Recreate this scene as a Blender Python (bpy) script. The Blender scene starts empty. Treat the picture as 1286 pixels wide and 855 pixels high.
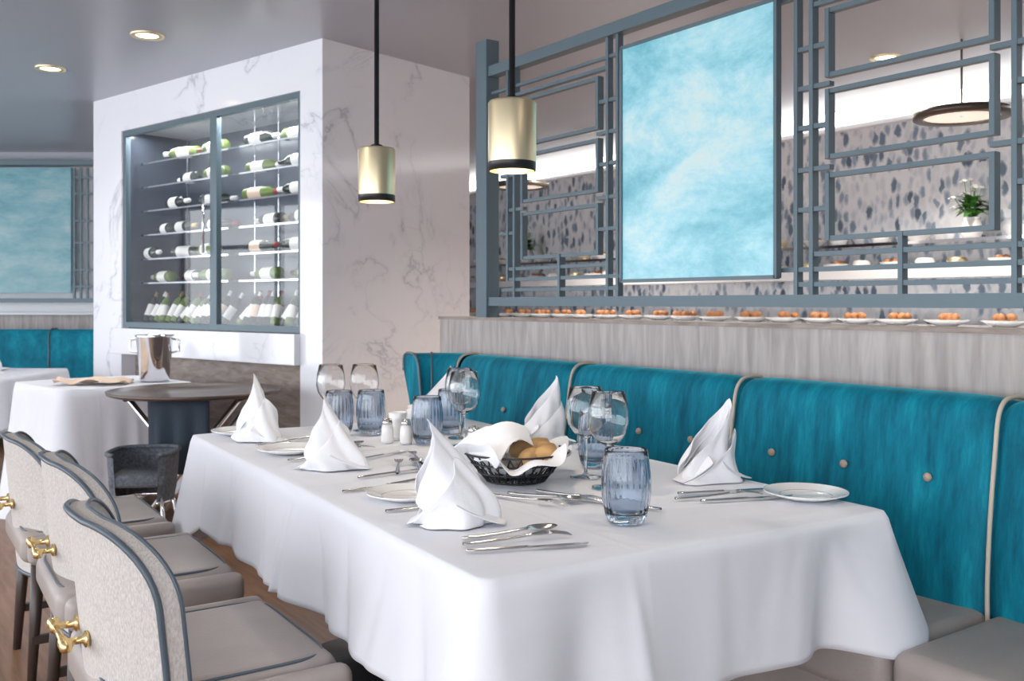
import bpy, bmesh, math, random
from mathutils import Matrix, Vector
random.seed(7)
S=bpy.context.scene
COL=S.collection
try: S.view_settings.view_transform='Standard'
except Exception: pass
# ------------------------------------------------------------------ materials
def nmat(name):
    m=bpy.data.materials.new(name); m.use_nodes=True
    nt=m.node_tree; b=nt.nodes['Principled BSDF']
    return m,nt,b
def pm(name,col,rough=.5,metal=0,trans=0,ior=None,sheen=0,emis=None,es=0,bump=0,bscale=50,var=0,vscale=5,coat=0,stretch=(1,1,1)):
    m,nt,b=nmat(name)
    b.inputs['Base Color'].default_value=(*col,1)
    b.inputs['Roughness'].default_value=rough
    b.inputs['Metallic'].default_value=metal
    b.inputs['Transmission Weight'].default_value=trans
    if ior: b.inputs['IOR'].default_value=ior
    b.inputs['Sheen Weight'].default_value=sheen
    b.inputs['Coat Weight'].default_value=coat
    if emis: 
        b.inputs['Emission Color'].default_value=(*emis,1); b.inputs['Emission Strength'].default_value=es
    if bump or var:
        tc=nt.nodes.new('ShaderNodeTexCoord'); mp=nt.nodes.new('ShaderNodeMapping')
        mp.inputs['Scale'].default_value=stretch
        nt.links.new(tc.outputs['Object'],mp.inputs[0])
    if bump:
        n=nt.nodes.new('ShaderNodeTexNoise'); n.inputs['Scale'].default_value=bscale; n.inputs['Detail'].default_value=4
        nt.links.new(mp.outputs[0],n.inputs['Vector'])
        bp=nt.nodes.new('ShaderNodeBump'); bp.inputs['Strength'].default_value=bump; bp.inputs['Distance'].default_value=.01
        nt.links.new(n.outputs[0],bp.inputs['Height']); nt.links.new(bp.outputs[0],b.inputs['Normal'])
    if var:
        n=nt.nodes.new('ShaderNodeTexNoise'); n.inputs['Scale'].default_value=vscale; n.inputs['Detail'].default_value=5
        nt.links.new(mp.outputs[0],n.inputs['Vector'])
        r=nt.nodes.new('ShaderNodeValToRGB')
        r.color_ramp.elements[0].position=.3; r.color_ramp.elements[1].position=.7
        r.color_ramp.elements[0].color=(*[c*(1-var) for c in col],1)
        r.color_ramp.elements[1].color=(*[min(1,c*(1+var)) for c in col],1)
        nt.links.new(n.outputs[0],r.inputs[0]); nt.links.new(r.outputs[0],b.inputs['Base Color'])
    return m
def ramp(nt,els):
    r=nt.nodes.new('ShaderNodeValToRGB'); cr=r.color_ramp
    while len(cr.elements)<len(els): cr.elements.new(.5)
    for e,(p,c) in zip(cr.elements,els): e.position=p; e.color=(*c,1)
    return r
M={}
def clothmat():
    m,nt,b=nmat('white_linen')
    b.inputs['Base Color'].default_value=(.74,.75,.80,1); b.inputs['Roughness'].default_value=.85; b.inputs['Sheen Weight'].default_value=.1
    tc=nt.nodes.new('ShaderNodeTexCoord')
    n=nt.nodes.new('ShaderNodeTexNoise'); n.inputs['Scale'].default_value=4; n.inputs['Detail'].default_value=3; n.inputs['Distortion'].default_value=.5
    nt.links.new(tc.outputs['Object'],n.inputs['Vector'])
    n2=nt.nodes.new('ShaderNodeTexNoise'); n2.inputs['Scale'].default_value=260; nt.links.new(tc.outputs['Object'],n2.inputs['Vector'])
    sp=nt.nodes.new('ShaderNodeSeparateXYZ'); nt.links.new(tc.outputs['Object'],sp.inputs[0])
    def crease(o,per,ofs):
        a=nt.nodes.new('ShaderNodeMath'); a.operation='ADD'; a.inputs[1].default_value=ofs; nt.links.new(sp.outputs[o],a.inputs[0])
        p=nt.nodes.new('ShaderNodeMath'); p.operation='PINGPONG'; p.inputs[1].default_value=per; nt.links.new(a.outputs[0],p.inputs[0])
        r=ramp(nt,[(0,(1,1,1)),(.012,(0,0,0))]); nt.links.new(p.outputs[0],r.inputs[0]); return r
    c1=crease(0,.34,.17); c2=crease(1,.42,.1)
    s=nt.nodes.new('ShaderNodeMath'); s.operation='MAXIMUM'; nt.links.new(c1.outputs[0],s.inputs[0]); nt.links.new(c2.outputs[0],s.inputs[1])
    s2=nt.nodes.new('ShaderNodeMath'); s2.operation='MULTIPLY'; s2.inputs[1].default_value=.08; nt.links.new(s.outputs[0],s2.inputs[0])
    t=nt.nodes.new('ShaderNodeMath'); t.operation='MULTIPLY_ADD'; t.inputs[1].default_value=1.5; nt.links.new(n.outputs[0],t.inputs[0]); nt.links.new(s2.outputs[0],t.inputs[2])
    u=nt.nodes.new('ShaderNodeMath'); u.operation='MULTIPLY_ADD'; u.inputs[1].default_value=.02; nt.links.new(n2.outputs[0],u.inputs[0]); nt.links.new(t.outputs[0],u.inputs[2])
    bp=nt.nodes.new('ShaderNodeBump'); bp.inputs['Strength'].default_value=.40; bp.inputs['Distance'].default_value=.016
    nt.links.new(u.outputs[0],bp.inputs['Height']); nt.links.new(bp.outputs[0],b.inputs['Normal'])
    return m
M['cloth']=clothmat()
M['napkin']=pm('napkin_linen',(.84,.84,.87),.8,sheen=.1,bump=.3,bscale=25)
M['ceil']=pm('ceiling_paint',(.37,.385,.44),.30)
M['taupe']=pm('taupe_leather',(.33,.29,.27),.42,bump=.1,bscale=120,var=.08,vscale=6)
M['linen']=pm('grey_linen_weave',(.52,.485,.455),.9,bump=.3,bscale=500,var=.20,vscale=330,stretch=(1,1,.35))
M['trimblue']=pm('slate_blue_piping',(.07,.095,.12),.35)
M['cream']=pm('cream_piping',(.55,.48,.39),.6)
M['brass']=pm('brass',(.80,.60,.28),.25,1)
M['champ']=pm('champagne_gold_metal',(.92,.79,.52),.40,1)
M['black']=pm('black_metal',(.012,.012,.014),.35)
M['darkwood']=pm('dark_wood',(.045,.03,.025),.4)
M['lattice']=pm('lattice_slate_metal',(.10,.145,.17),.42,.15)
M['steel']=pm('polished_steel',(.62,.61,.6),.16,1)
M['chrome']=pm('chrome',(.8,.8,.82),.08,1)
M['glass']=pm('clear_glass',(1,1,1),.0,trans=1,ior=1.45)
M['porc']=pm('porcelain',(.86,.85,.84),.15,coat=.5)
M['button']=pm('tan_button',(.45,.34,.26),.5)
M['bread']=pm('bread_crust',(.55,.33,.14),.7,bump=.4,bscale=40,var=.3,vscale=15)
M['bottle']=pm('bottle_dark_glass',(.02,.03,.025),.12)
M['bottle2']=pm('bottle_green_glass',(.14,.20,.05),.12)
M['label']=pm('bottle_label',(.85,.83,.79),.6)
M['foilr']=pm('foil_red',(.30,.03,.03),.3,.5)
M['foilg']=pm('foil_gold',(.6,.42,.15),.3,.8)
M['wallgrey']=pm('grey_wall_paint',(.42,.43,.47),.6)
M['white']=pm('white_paint',(.78,.78,.80),.5)
M['green']=pm('plant_leaves',(.06,.22,.03),.5,var=.4,vscale=20)
M['flower']=pm('white_petals',(.85,.85,.82),.6)
M['food']=pm('pastry',(.42,.18,.07),.6,var=.4,vscale=30)
M['darkcloth']=pm('charcoal_cloth',(.035,.05,.07),.9)
M['peach']=pm('peach_napkin',(.75,.58,.45),.8,bump=.2)
M['weave']=pm('grey_wicker',(.12,.135,.16),.6,bump=.8,bscale=150,var=.4,vscale=80)
M['tray']=pm('bronze_tray',(.12,.09,.075),.3,.4)
M['pink']=pm('sugar_packet_pink',(.75,.35,.35),.6)
M['yellow']=pm('sugar_packet_yellow',(.8,.6,.2),.6)
M['bluep']=pm('sugar_packet_blue',(.1,.25,.6),.6)
M['lamp']=pm('warm_lamp_glow',(1,.9,.75),.5,emis=(1,.80,.52),es=9)
M['lamp2']=pm('soft_diffuser',(1,.95,.88),.5,emis=(1,.9,.75),es=.5)
M['cove']=pm('cove_light_strip',(1,1,1),.5,emis=(1,.97,.94),es=3.5)
M['bronze']=pm('bronze_ring',(.12,.10,.085),.35,.6)
M['cabback']=pm('cabinet_back_panel',(.055,.065,.085),.2)
def tumbler_mat():
    m,nt,b=nmat('smoked_blue_glass')
    b.inputs['Base Color'].default_value=(.70,.78,.88,1)
    b.inputs['Roughness'].default_value=.0; b.inputs['Transmission Weight'].default_value=1; b.inputs['IOR'].default_value=1.45
    return m
M['tumbler']=tumbler_mat()
def pane():
    m,nt,b=nmat('cabinet_glass_pane'); nt.nodes.remove(b)
    out=nt.nodes['Material Output']
    t=nt.nodes.new('ShaderNodeBsdfTransparent'); t.inputs[0].default_value=(.95,.97,.98,1)
    g=nt.nodes.new('ShaderNodeBsdfGlossy'); g.inputs['Roughness'].default_value=.02
    mx=nt.nodes.new('ShaderNodeMixShader'); lw=nt.nodes.new('ShaderNodeLayerWeight')
    p=nt.nodes.new('ShaderNodeMath'); p.operation='POWER'; p.inputs[1].default_value=4
    q=nt.nodes.new('ShaderNodeMath'); q.operation='MULTIPLY_ADD'; q.inputs[1].default_value=.7; q.inputs[2].default_value=.06
    nt.links.new(lw.outputs['Facing'],p.inputs[0]); nt.links.new(p.outputs[0],q.inputs[0]); nt.links.new(q.outputs[0],mx.inputs[0])
    nt.links.new(t.outputs[0],mx.inputs[1]); nt.links.new(g.outputs[0],mx.inputs[2])
    nt.links.new(mx.outputs[0],out.inputs[0]); return m
M['pane']=pane()
def marble():
    m,nt,b=nmat('white_marble')
    tc=nt.nodes.new('ShaderNodeTexCoord')
    mp=nt.nodes.new('ShaderNodeMapping'); mp.inputs['Location'].default_value=(.7,2.3,.4); nt.links.new(tc.outputs['Object'],mp.inputs[0])
    def veins(scale,w,dist,lo,hi,mscale,mx_):
        n1=nt.nodes.new('ShaderNodeTexNoise'); n1.inputs['Scale'].default_value=scale; n1.inputs['Detail'].default_value=7; n1.inputs['Roughness'].default_value=.55; n1.inputs['Distortion'].default_value=dist
        nt.links.new(mp.outputs[0],n1.inputs['Vector'])
        a=nt.nodes.new('ShaderNodeMath'); a.operation='SUBTRACT'; a.inputs[1].default_value=.5; nt.links.new(n1.outputs[0],a.inputs[0])
        ab=nt.nodes.new('ShaderNodeMath'); ab.operation='ABSOLUTE'; nt.links.new(a.outputs[0],ab.inputs[0])
        r=ramp(nt,[(0,(mx_,)*3),(w,(.25*mx_,)*3),(w*5,(0,0,0))]); nt.links.new(ab.outputs[0],r.inputs[0])
        n2=nt.nodes.new('ShaderNodeTexNoise'); n2.inputs['Scale'].default_value=mscale; n2.inputs['Detail'].default_value=2
        nt.links.new(mp.outputs[0],n2.inputs['Vector'])
        r2=ramp(nt,[(lo,(0,0,0)),(hi,(1,1,1))]); nt.links.new(n2.outputs[0],r2.inputs[0])
        mu=nt.nodes.new('ShaderNodeMath'); mu.operation='MULTIPLY'; nt.links.new(r.outputs[0],mu.inputs[0]); nt.links.new(r2.outputs[0],mu.inputs[1]); return mu
    v1=veins(1.1,.007,1.2,.43,.58,1.2,.7); v2=veins(2.2,.005,1.8,.52,.68,1.7,.55)
    mxx=nt.nodes.new('ShaderNodeMath'); mxx.operation='MAXIMUM'; nt.links.new(v1.outputs[0],mxx.inputs[0]); nt.links.new(v2.outputs[0],mxx.inputs[1])
    mx=nt.nodes.new('ShaderNodeMix'); mx.data_type='RGBA'
    nt.links.new(mxx.outputs[0],mx.inputs[0]); mx.inputs[6].default_value=(.78,.79,.83,1); mx.inputs[7].default_value=(.36,.39,.45,1)
    nt.links.new(mx.outputs[2],b.inputs['Base Color'])
    b.inputs['Roughness'].default_value=.10
    return m
M['marble']=marble()
def velvet():
    m,nt,b=nmat('teal_velvet')
    tc=nt.nodes.new('ShaderNodeTexCoord'); mp=nt.nodes.new('ShaderNodeMapping'); mp.inputs['Scale'].default_value=(3,9,1.6)
    mp.inputs['Rotation'].default_value=(.14,0,0)
    nt.links.new(tc.outputs['Object'],mp.inputs[0])
    n=nt.nodes.new('ShaderNodeTexNoise'); n.inputs['Scale'].default_value=1.9; n.inputs['Detail'].default_value=11; n.inputs['Roughness'].default_value=.72
    nt.links.new(mp.outputs[0],n.inputs['Vector'])
    r=ramp(nt,[(.28,(.001,.065,.11)),(.44,(.001,.135,.205)),(.56,(.002,.20,.285)),(.72,(.010,.34,.44))]); nt.links.new(n.outputs[0],r.inputs[0])
    nt.links.new(r.outputs[0],b.inputs['Base Color'])
    b.inputs['Roughness'].default_value=.7; b.inputs['Sheen Weight'].default_value=.4; b.inputs['Sheen Roughness'].default_value=.35; b.inputs['Sheen Tint'].default_value=(.1,.75,.9,1)
    b.inputs['Specular IOR Level'].default_value=.2
    return m
M['velvet']=velvet()
def wood(name,c1,c2,sc,rough=.5,det=8):
    m,nt,b=nmat(name)
    tc=nt.nodes.new('ShaderNodeTexCoord'); mp=nt.nodes.new('ShaderNodeMapping'); mp.inputs['Scale'].default_value=sc
    nt.links.new(tc.outputs['Object'],mp.inputs[0])
    n=nt.nodes.new('ShaderNodeTexNoise'); n.inputs['Scale'].default_value=3; n.inputs['Detail'].default_value=det; n.inputs['Distortion'].default_value=.6
    nt.links.new(mp.outputs[0],n.inputs['Vector'])
    r=ramp(nt,[(.3,c1),(.68,c2)]); nt.links.new(n.outputs[0],r.inputs[0]); nt.links.new(r.outputs[0],b.inputs['Base Color'])
    b.inputs['Roughness'].default_value=rough; return m
M['ashwood']=wood('grey_ash_wood',(.30,.265,.25),(.47,.43,.41),(12,11,1.3))
M['floor']=wood('warm_oak_floor',(.16,.08,.04),(.30,.16,.09),(14,1.0,1),.4)
M['basewood']=wood('taupe_wood_panel',(.20,.155,.13),(.36,.30,.26),(3,3,12))
def art(name='teal_art_glass',k=1,em=.22):
    m,nt,b=nmat(name)
    tc=nt.nodes.new('ShaderNodeTexCoord'); mp=nt.nodes.new('ShaderNodeMapping'); mp.inputs['Scale'].default_value=(1,1.5,2.8)
    nt.links.new(tc.outputs['Object'],mp.inputs[0])
    n=nt.nodes.new('ShaderNodeTexNoise'); n.inputs['Scale'].default_value=1.7; n.inputs['Detail'].default_value=12; n.inputs['Roughness'].default_value=.72; n.inputs['Distortion'].default_value=.2
    nt.links.new(mp.outputs[0],n.inputs['Vector'])
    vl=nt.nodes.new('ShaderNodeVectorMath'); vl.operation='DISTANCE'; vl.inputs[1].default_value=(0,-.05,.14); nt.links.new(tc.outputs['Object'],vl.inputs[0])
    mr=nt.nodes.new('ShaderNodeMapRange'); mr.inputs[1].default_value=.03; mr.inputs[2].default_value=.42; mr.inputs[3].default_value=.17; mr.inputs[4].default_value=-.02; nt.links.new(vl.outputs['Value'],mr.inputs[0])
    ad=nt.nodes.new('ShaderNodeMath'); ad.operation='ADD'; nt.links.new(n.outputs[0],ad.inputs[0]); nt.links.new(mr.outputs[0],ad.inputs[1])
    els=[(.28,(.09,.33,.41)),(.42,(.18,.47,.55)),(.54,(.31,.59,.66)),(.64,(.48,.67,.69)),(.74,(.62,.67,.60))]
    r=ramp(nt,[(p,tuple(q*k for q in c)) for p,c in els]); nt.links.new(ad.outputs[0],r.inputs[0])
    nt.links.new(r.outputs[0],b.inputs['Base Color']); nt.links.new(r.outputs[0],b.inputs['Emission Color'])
    b.inputs['Emission Strength'].default_value=em  # glow added to brighten the art panels; no lamp sits behind them
    b.inputs['Roughness'].default_value=.35; return m
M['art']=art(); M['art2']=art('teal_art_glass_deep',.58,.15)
def wallpaper():
    m,nt,b=nmat('dab_wallpaper')
    tc=nt.nodes.new('ShaderNodeTexCoord')
    nz=nt.nodes.new('ShaderNodeTexNoise'); nz.inputs['Scale'].default_value=18; nz.inputs['Detail'].default_value=3; nt.links.new(tc.outputs['Object'],nz.inputs['Vector'])
    va=nt.nodes.new('ShaderNodeVectorMath'); va.operation='MULTIPLY_ADD'; va.inputs[1].default_value=(.05,.05,.05); nt.links.new(nz.outputs['Color'],va.inputs[0]); nt.links.new(tc.outputs['Object'],va.inputs[2])
    mp=nt.nodes.new('ShaderNodeMapping'); mp.inputs['Scale'].default_value=(0,22,10)
    nt.links.new(va.outputs[0],mp.inputs[0])
    v=nt.nodes.new('ShaderNodeTexVoronoi'); v.inputs['Scale'].default_value=1.0; v.inputs['Randomness'].default_value=.9
    nt.links.new(mp.outputs[0],v.inputs['Vector'])
    sep=nt.nodes.new('ShaderNodeSeparateColor'); nt.links.new(v.outputs['Color'],sep.inputs[0])
    r=ramp(nt,[(0,(.10,.14,.20)),(.12,(.20,.27,.35)),(.36,(.38,.45,.54)),(.62,(.58,.63,.69)),(.85,(.76,.77,.80))]); nt.links.new(sep.outputs[0],r.inputs[0])
    d=ramp(nt,[(.36,(0,0,0)),(.66,(1,1,1))]); nt.links.new(v.outputs['Distance'],d.inputs[0])
    mx=nt.nodes.new('ShaderNodeMix'); mx.data_type='RGBA'; nt.links.new(d.outputs[0],mx.inputs[0]); nt.links.new(r.outputs[0],mx.inputs[6]); mx.inputs[7].default_value=(.86,.86,.88,1)
    nt.links.new(mx.outputs[2],b.inputs['Base Color']); b.inputs['Roughness'].default_value=.6; return m
M['paper']=wallpaper()
# ------------------------------------------------------------------ builders
def link(o,parent=None):
    COL.objects.link(o)
    if parent: o.parent=parent
    return o
def empty(name,loc=(0,0,0),rz=0):
    o=bpy.data.objects.new(name,None); o.location=loc; o.rotation_euler=(0,0,rz); o.empty_display_size=.1
    return link(o)
class MB:
    def __init__(s): s.v=[];s.f=[];s.mi=[];s.sm=[];s.mats=[]
    def mid(s,m):
        if m not in s.mats: s.mats.append(m)
        return s.mats.index(m)
    def add(s,vs,fs,m,mat=None,smooth=True):
        k=len(s.v); mt=mat or Matrix()
        s.v+= [tuple(mt@Vector(p)) for p in vs]; i=s.mid(m)
        for f in fs: s.f.append([k+q for q in f]); s.mi.append(i); s.sm.append(smooth)
    def box(s,c,d,m,mat=None,bev=0,seg=2,smooth=None):
        bm=bmesh.new(); bmesh.ops.create_cube(bm,size=1)
        for v in bm.verts: v.co=Vector((v.co.x*d[0]+c[0],v.co.y*d[1]+c[1],v.co.z*d[2]+c[2]))
        if bev: bmesh.ops.bevel(bm,geom=bm.edges[:],offset=bev,segments=seg,affect='EDGES',profile=.5)
        bm.verts.index_update()
        s.add([v.co[:] for v in bm.verts],[[v.index for v in f.verts] for f in bm.faces],m,mat,bool(bev and seg>2) if smooth is None else smooth); bm.free()
    def lathe(s,prof,m,mat=None,n=32,cap=True,smooth=True):
        vs=[];fs=[]
        for (r,z) in prof:
            for i in range(n):
                a=2*math.pi*i/n; vs.append((r*math.cos(a),r*math.sin(a),z))
        for j in range(len(prof)-1):
            for i in range(n):
                i2=(i+1)%n; fs.append([j*n+i,j*n+i2,(j+1)*n+i2,(j+1)*n+i])
        if cap:
            fs.append(list(range(n))[::-1]); fs.append([(len(prof)-1)*n+i for i in range(n)])
        s.add(vs,fs,m,mat,smooth)
    def tube(s,pts,r,m,mat=None,n=8,closed=False):
        P=[Vector(p) for p in pts]; N=len(P); vs=[];fs=[]
        up=None
        for i,p in enumerate(P):
            if closed: t=(P[(i+1)%N]-P[i-1])
            else: t=P[min(i+1,N-1)]-P[max(i-1,0)]
            t.normalize()
            if up is None: up=Vector((0,0,1)) if abs(t.z)<.9 else Vector((1,0,0))
            x=t.cross(up)
            if x.length<1e-4: x=t.cross(Vector((0,1,0)))
            x.normalize(); up=x.cross(t).normalized()
            for k in range(n):
                a=2*math.pi*k/n; q=p+x*(r*math.cos(a))+up*(r*math.sin(a)); vs.append(q[:])
        for i in range(N if closed else N-1):
            i2=(i+1)%N
            for k in range(n):
                k2=(k+1)%n; fs.append([i*n+k,i2*n+k,i2*n+k2,i*n+k2])
        if not closed: fs.append([k for k in range(n)]); fs.append([(N-1)*n+k for k in range(n)][::-1])
        s.add(vs,fs,m,mat)
    def grid(s,rows,m,mat=None,closed=False):
        nr=len(rows);nc=len(rows[0]); vs=[p for r in rows for p in r];fs=[]
        for j in range(nr-1):
            for i in range(nc if closed else nc-1):
                i2=(i+1)%nc; fs.append([j*nc+i,j*nc+i2,(j+1)*nc+i2,(j+1)*nc+i])
        s.add(vs,fs,m,mat)
    def build(s,name,parent=None,solid=0,subs=0,loc=None,rz=0,fix=True):
        me=bpy.data.meshes.new(name); me.from_pydata(s.v,[],s.f)
        for m in s.mats: me.materials.append(M[m])
        for p,i,sm in zip(me.polygons,s.mi,s.sm): p.material_index=i; p.use_smooth=sm
        if fix:
            bm=bmesh.new(); bm.from_mesh(me); bmesh.ops.recalc_face_normals(bm,faces=bm.faces); bm.to_mesh(me); bm.free()
        me.update()
        o=bpy.data.objects.new(name,me); link(o,parent)
        if loc: o.location=loc
        o.rotation_euler=(0,0,rz)
        if solid:
            md=o.modifiers.new('s','SOLIDIFY'); md.thickness=solid; md.offset=0
        if subs:
            md=o.modifiers.new('ss','SUBSURF'); md.levels=subs; md.render_levels=subs
        return o
def inst(o,loc,rz=0,name=None,tilt=None):
    c=bpy.data.objects.new(name or o.name.split('.')[0],o.data); link(c); c.location=loc; c.rotation_euler=(0,0,rz)
    for md in o.modifiers:
        n=c.modifiers.new(md.name,md.type)
        if md.type=='SOLIDIFY': n.thickness=md.thickness; n.offset=md.offset
        if md.type=='SUBSURF': n.levels=md.levels; n.render_levels=md.render_levels
    return c
def sbox(name,x0,x1,y0,y1,z0,z1,mat,parent=None,bev=0):
    b=MB(); b.box(((x0+x1)/2,(y0+y1)/2,(z0+z1)/2),(x1-x0,y1-y0,z1-z0),mat,bev=bev); return b.build(name,parent)
R=Matrix.Rotation; T=Matrix.Translation
YAW=math.radians(35.5)
# ------------------------------------------------------------------ room shell
CZ=2.6
sbox('floor',-3.2,6.4,-3.2,11,-.1,0,'floor')
sbox('ceiling',-3.2,6.4,-3.2,11,CZ,CZ+.1,'ceil')
sbox('wall_right',6,6.15,-3.2,11,0,CZ,'paper')
sbox('wall_north',-3.2,6.4,10.85,11,0,CZ,'wallgrey')
sbox('wall_south_blocker',-.6,6.4,-3.2,-3.1,0,CZ,'wallgrey')  # unseen rear wall, closed here to block light and shade the cloth's front
sbox('wall_partition',2.36,2.5,-3.0,3.9,0,1.122,'ashwood')
sbox('trim_1',2.355,2.51,-3.0,3.905,1.122,1.135,'basewood')
b=MB()
for y in [-3.1+1.55*i for i in range(10)]:
    b.box((-3.1,y,1.3),(.08,.09,2.6),'white')
b.box((-3.1,4,.2),(.1,14,.4),'white'); b.box((-3.1,4,2.5),(.1,14,.2),'white'); b.box((-3.1,4,1.9),(.06,14,.05),'white')
b.build('window_1')
b=MB()
for x in (-1.9,-.65):
    b.box((x,-3.15,1.3),(.09,.08,2.6),'white')
b.box((-1.85,-3.15,.2),(2.4,.08,.4),'white'); b.box((-1.85,-3.15,2.5),(2.4,.08,.2),'white')
b.build('window_2')
sbox('trim_2',5.93,5.999,-3,10.8,2.44,2.47,'white')
sbox('cove_light_strip',5.9,5.99,-3,10.8,2.50,2.57,'cove')
# ------------------------------------------------------------------ lattice screen
b=MB(); LX=2.40; th=.014; jj=[0]
def dd(d): 
    jj[0]+=1; return d*(1+.01*(jj[0]%23))
def by(z,y0,y1,t=th,d=.020): b.box((LX,(y0+y1)/2,z),(dd(d),abs(y1-y0)+t,t),'lattice')
def bz(y,z0,z1,t=th,d=.026): b.box((LX,y,(z0+z1)/2),(dd(d),t*.98,abs(z1-z0)+t*.9),'lattice')
def rect(y0,y1,z0,z1): by(z0,y0,y1);by(z1,y0,y1);bz(y0,z0,z1);bz(y1,z0,z1)
b.box((LX,3.555,1.75),(.07,.085,1.24),'lattice',bev=.003)
b.box((LX,.6,2.225),(.05,5.9,.045),'lattice'); b.box((LX,.6,1.205),(.05,5.9,.038),'lattice')
b.box((LX,.6,2.13),(.018,5.9,.012),'lattice')
def lat(sgn,yc):
    Y=lambda d: yc+sgn*d
    bz(Y(.052),1.225,2.2); bz(Y(.108),1.225,2.2)
    rect(Y(.165),Y(.655),1.39,1.575); rect(Y(.165),Y(.655),1.63,1.823); rect(Y(.165),Y(.655),1.87,2.06)
    by(1.345,Y(.108),Y(.76)); by(1.30,Y(.0),Y(.76)); by(1.255,Y(.05),Y(.80))
    bz(Y(.40),1.225,1.39); bz(Y(.71),1.225,2.2); bz(Y(.76),1.30,2.2)
    by(2.09,Y(.108),Y(.76))
    for z in (1.48,1.60,1.727,1.846,1.965): by(z,Y(.052),Y(.165))
    for z in (1.60,1.846): by(z,Y(.655),Y(.76))
    for z in (1.5,1.75,1.97): by(z,Y(.71),Y(.81))
lat(1,2.622); lat(-1,1.915)
lat(1,.35); lat(-1,-.36)
b.build('lattice_screen')
for i,(y0,y1) in enumerate([(1.918,2.622),(-.355,.345)]):
    o=MB(); yc=(y0+y1)/2
    o.box((0,0,0),(.012,y1-y0,.85),'art'); 
    for s_ in (-1,1):
        o.box((0,s_*(y1-y0)/2,0),(.024,.012,.86),'lattice'); o.box((0,0,s_*.427),(.024,y1-y0,.012),'lattice')
    o.build('art_panel',loc=(LX-.030,yc,1.706))
# ------------------------------------------------------------------ banquette
ban=empty('banquette')
def catmull(P,n):
    out=[]
    for i in range(len(P)-1):
        p0=P[max(i-1,0)];p1=P[i];p2=P[i+1];p3=P[min(i+2,len(P)-1)]
        for k in range(n):
            t=k/n
            out.append(tuple(.5*((2*p1[j])+(-p0[j]+p2[j])*t+(2*p0[j]-5*p1[j]+4*p2[j]-p3[j])*t*t+(-p0[j]+3*p1[j]-3*p2[j]+p3[j])*t**3) for j in range(len(p1))))
    out.append(tuple(P[-1])); return out
prof=catmull([(-.05,.44),(-.052,.55),(-.04,.7),(-.018,.85),(-.004,.93),(.018,.964),(.05,.976),(.10,.975),(.125,.955),(.127,.90)],4)
edges=[-1.97,-1.19,-.41,.37,1.15,1.94,2.72,3.5]
def backpanel(y0,y1,parent,X0=2.2):
    mb=MB(); rows=[]; nu=40; L=y1-y0
    for i in range(nu+1):
        u=.5-.5*math.cos(math.pi*i/nu); y=y0+u*L
        e=abs(2*u-1)**14
        row=[]
        for (d,z) in prof:
            x=X0+d+e*.028; zz=z-e*.016*(z>.9)
            for bu in (.2,.5,.8):
                q=((y-(y0+bu*L))**2+(z-.775)**2); x+=.012*math.exp(-q/.0012)+.004*math.exp(-q/.01)
            row.append((x,y,zz))
        rows.append(row)
    mb.grid(rows,'velvet'); mb.build('back_panel',parent)
    mb=MB()
    for bu in (.2,.5,.8):
        mb.lathe([(.001,.009),(.007,.008),(.0105,.004),(.011,0)],'button',T((X0-.022,y0+bu*L,.775))@R(-math.pi/2,4,'Y'),n=16,cap=False)
    mb.build('buttons',parent)
for i in range(len(edges)-1): backpanel(edges[i],edges[i+1],ban)
mb=MB()
for y in edges: mb.tube([(2.2+d+.010,y,z) for d,z in prof],.0055,'cream')
mb.build('piping',ban)
rows=[]; cx,cy,rr=2.08,3.5,.12
for k in range(13): 
    a=math.pi/2*k/12; nx,ny=math.cos(a),math.sin(a)
    rows.append([(cx+(rr+d)*nx,cy+(rr+d)*ny,z) for d,z in prof])
mb=MB(); mb.grid(rows,'velvet'); 
mb.tube(rows[-1],.007,'lattice'); mb.tube(rows[8],.005,'lattice')
mb.add([*rows[-1]],[list(range(len(rows[-1])))],'velvet'); mb.build('corner_wing',ban)
mb=MB(); mb.box((2.235,.75,.22),(.18,5.5,.44),'taupe'); mb.box((2.1,3.62,.22),(.3,.22,.43),'taupe',bev=.01); mb.box((2.03,.78,.19),(.42,5.6,.37),'taupe',bev=.01); mb.build('base',ban)
for i in range(len(edges)-1):
    y0,y1=edges[i],edges[i+1]; mb=MB()
    mb.box((1.98,(y0+y1)/2,.43),(.44,y1-y0-.006,.12),'taupe',bev=.035,seg=5)
    mb.build('seat_cushion',ban)
    mb=MB(); mb.tube([(1.775,y0+.03,.475),(1.775,y1-.03,.475)],.004,'darkwood'); mb.build('seat_piping',ban)
# ------------------------------------------------------------------ pendants
def pendant(x,y):
    mb=MB(); z0=1.53; r=.06
    mb.lathe([(r*.93,.0),(r,0),(r,.022)],'black',n=48,cap=False)
    mb.lathe([(r+.0005,.022),(r+.0005,.17),(r-.003,.175),(.012,.176)],'champ',n=48,cap=False)
    mb.lathe([(r*.93,.0),(r*.93,.16),(.002,.165)],'champ',n=48,cap=False)
    mb.lathe([(.035,.05),(.04,.02),(.02,.012),(.001,.010)],'lamp',n=24,cap=False)
    mb.lathe([(.02,.175),(.02,.185),(.008,.19),(.008,CZ-z0-.02)],'black',n=16)
    mb.lathe([(.045,CZ-z0-.02),(.045,CZ-z0)],'black',n=24)
    mb.build('pendant_lamp',loc=(x,y,z0))
    l=bpy.data.lights.new('pendant_bulb','SPOT'); l.energy=6; l.color=(1,.85,.65); l.spot_size=1.9; l.shadow_soft_size=.03; l.spot_blend=.6
    o=bpy.data.objects.new('pendant_bulb',l); link(o); o.location=(x,y,z0+.005)
pendant(1.394,1.954); pendant(1.457,2.806)
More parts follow.
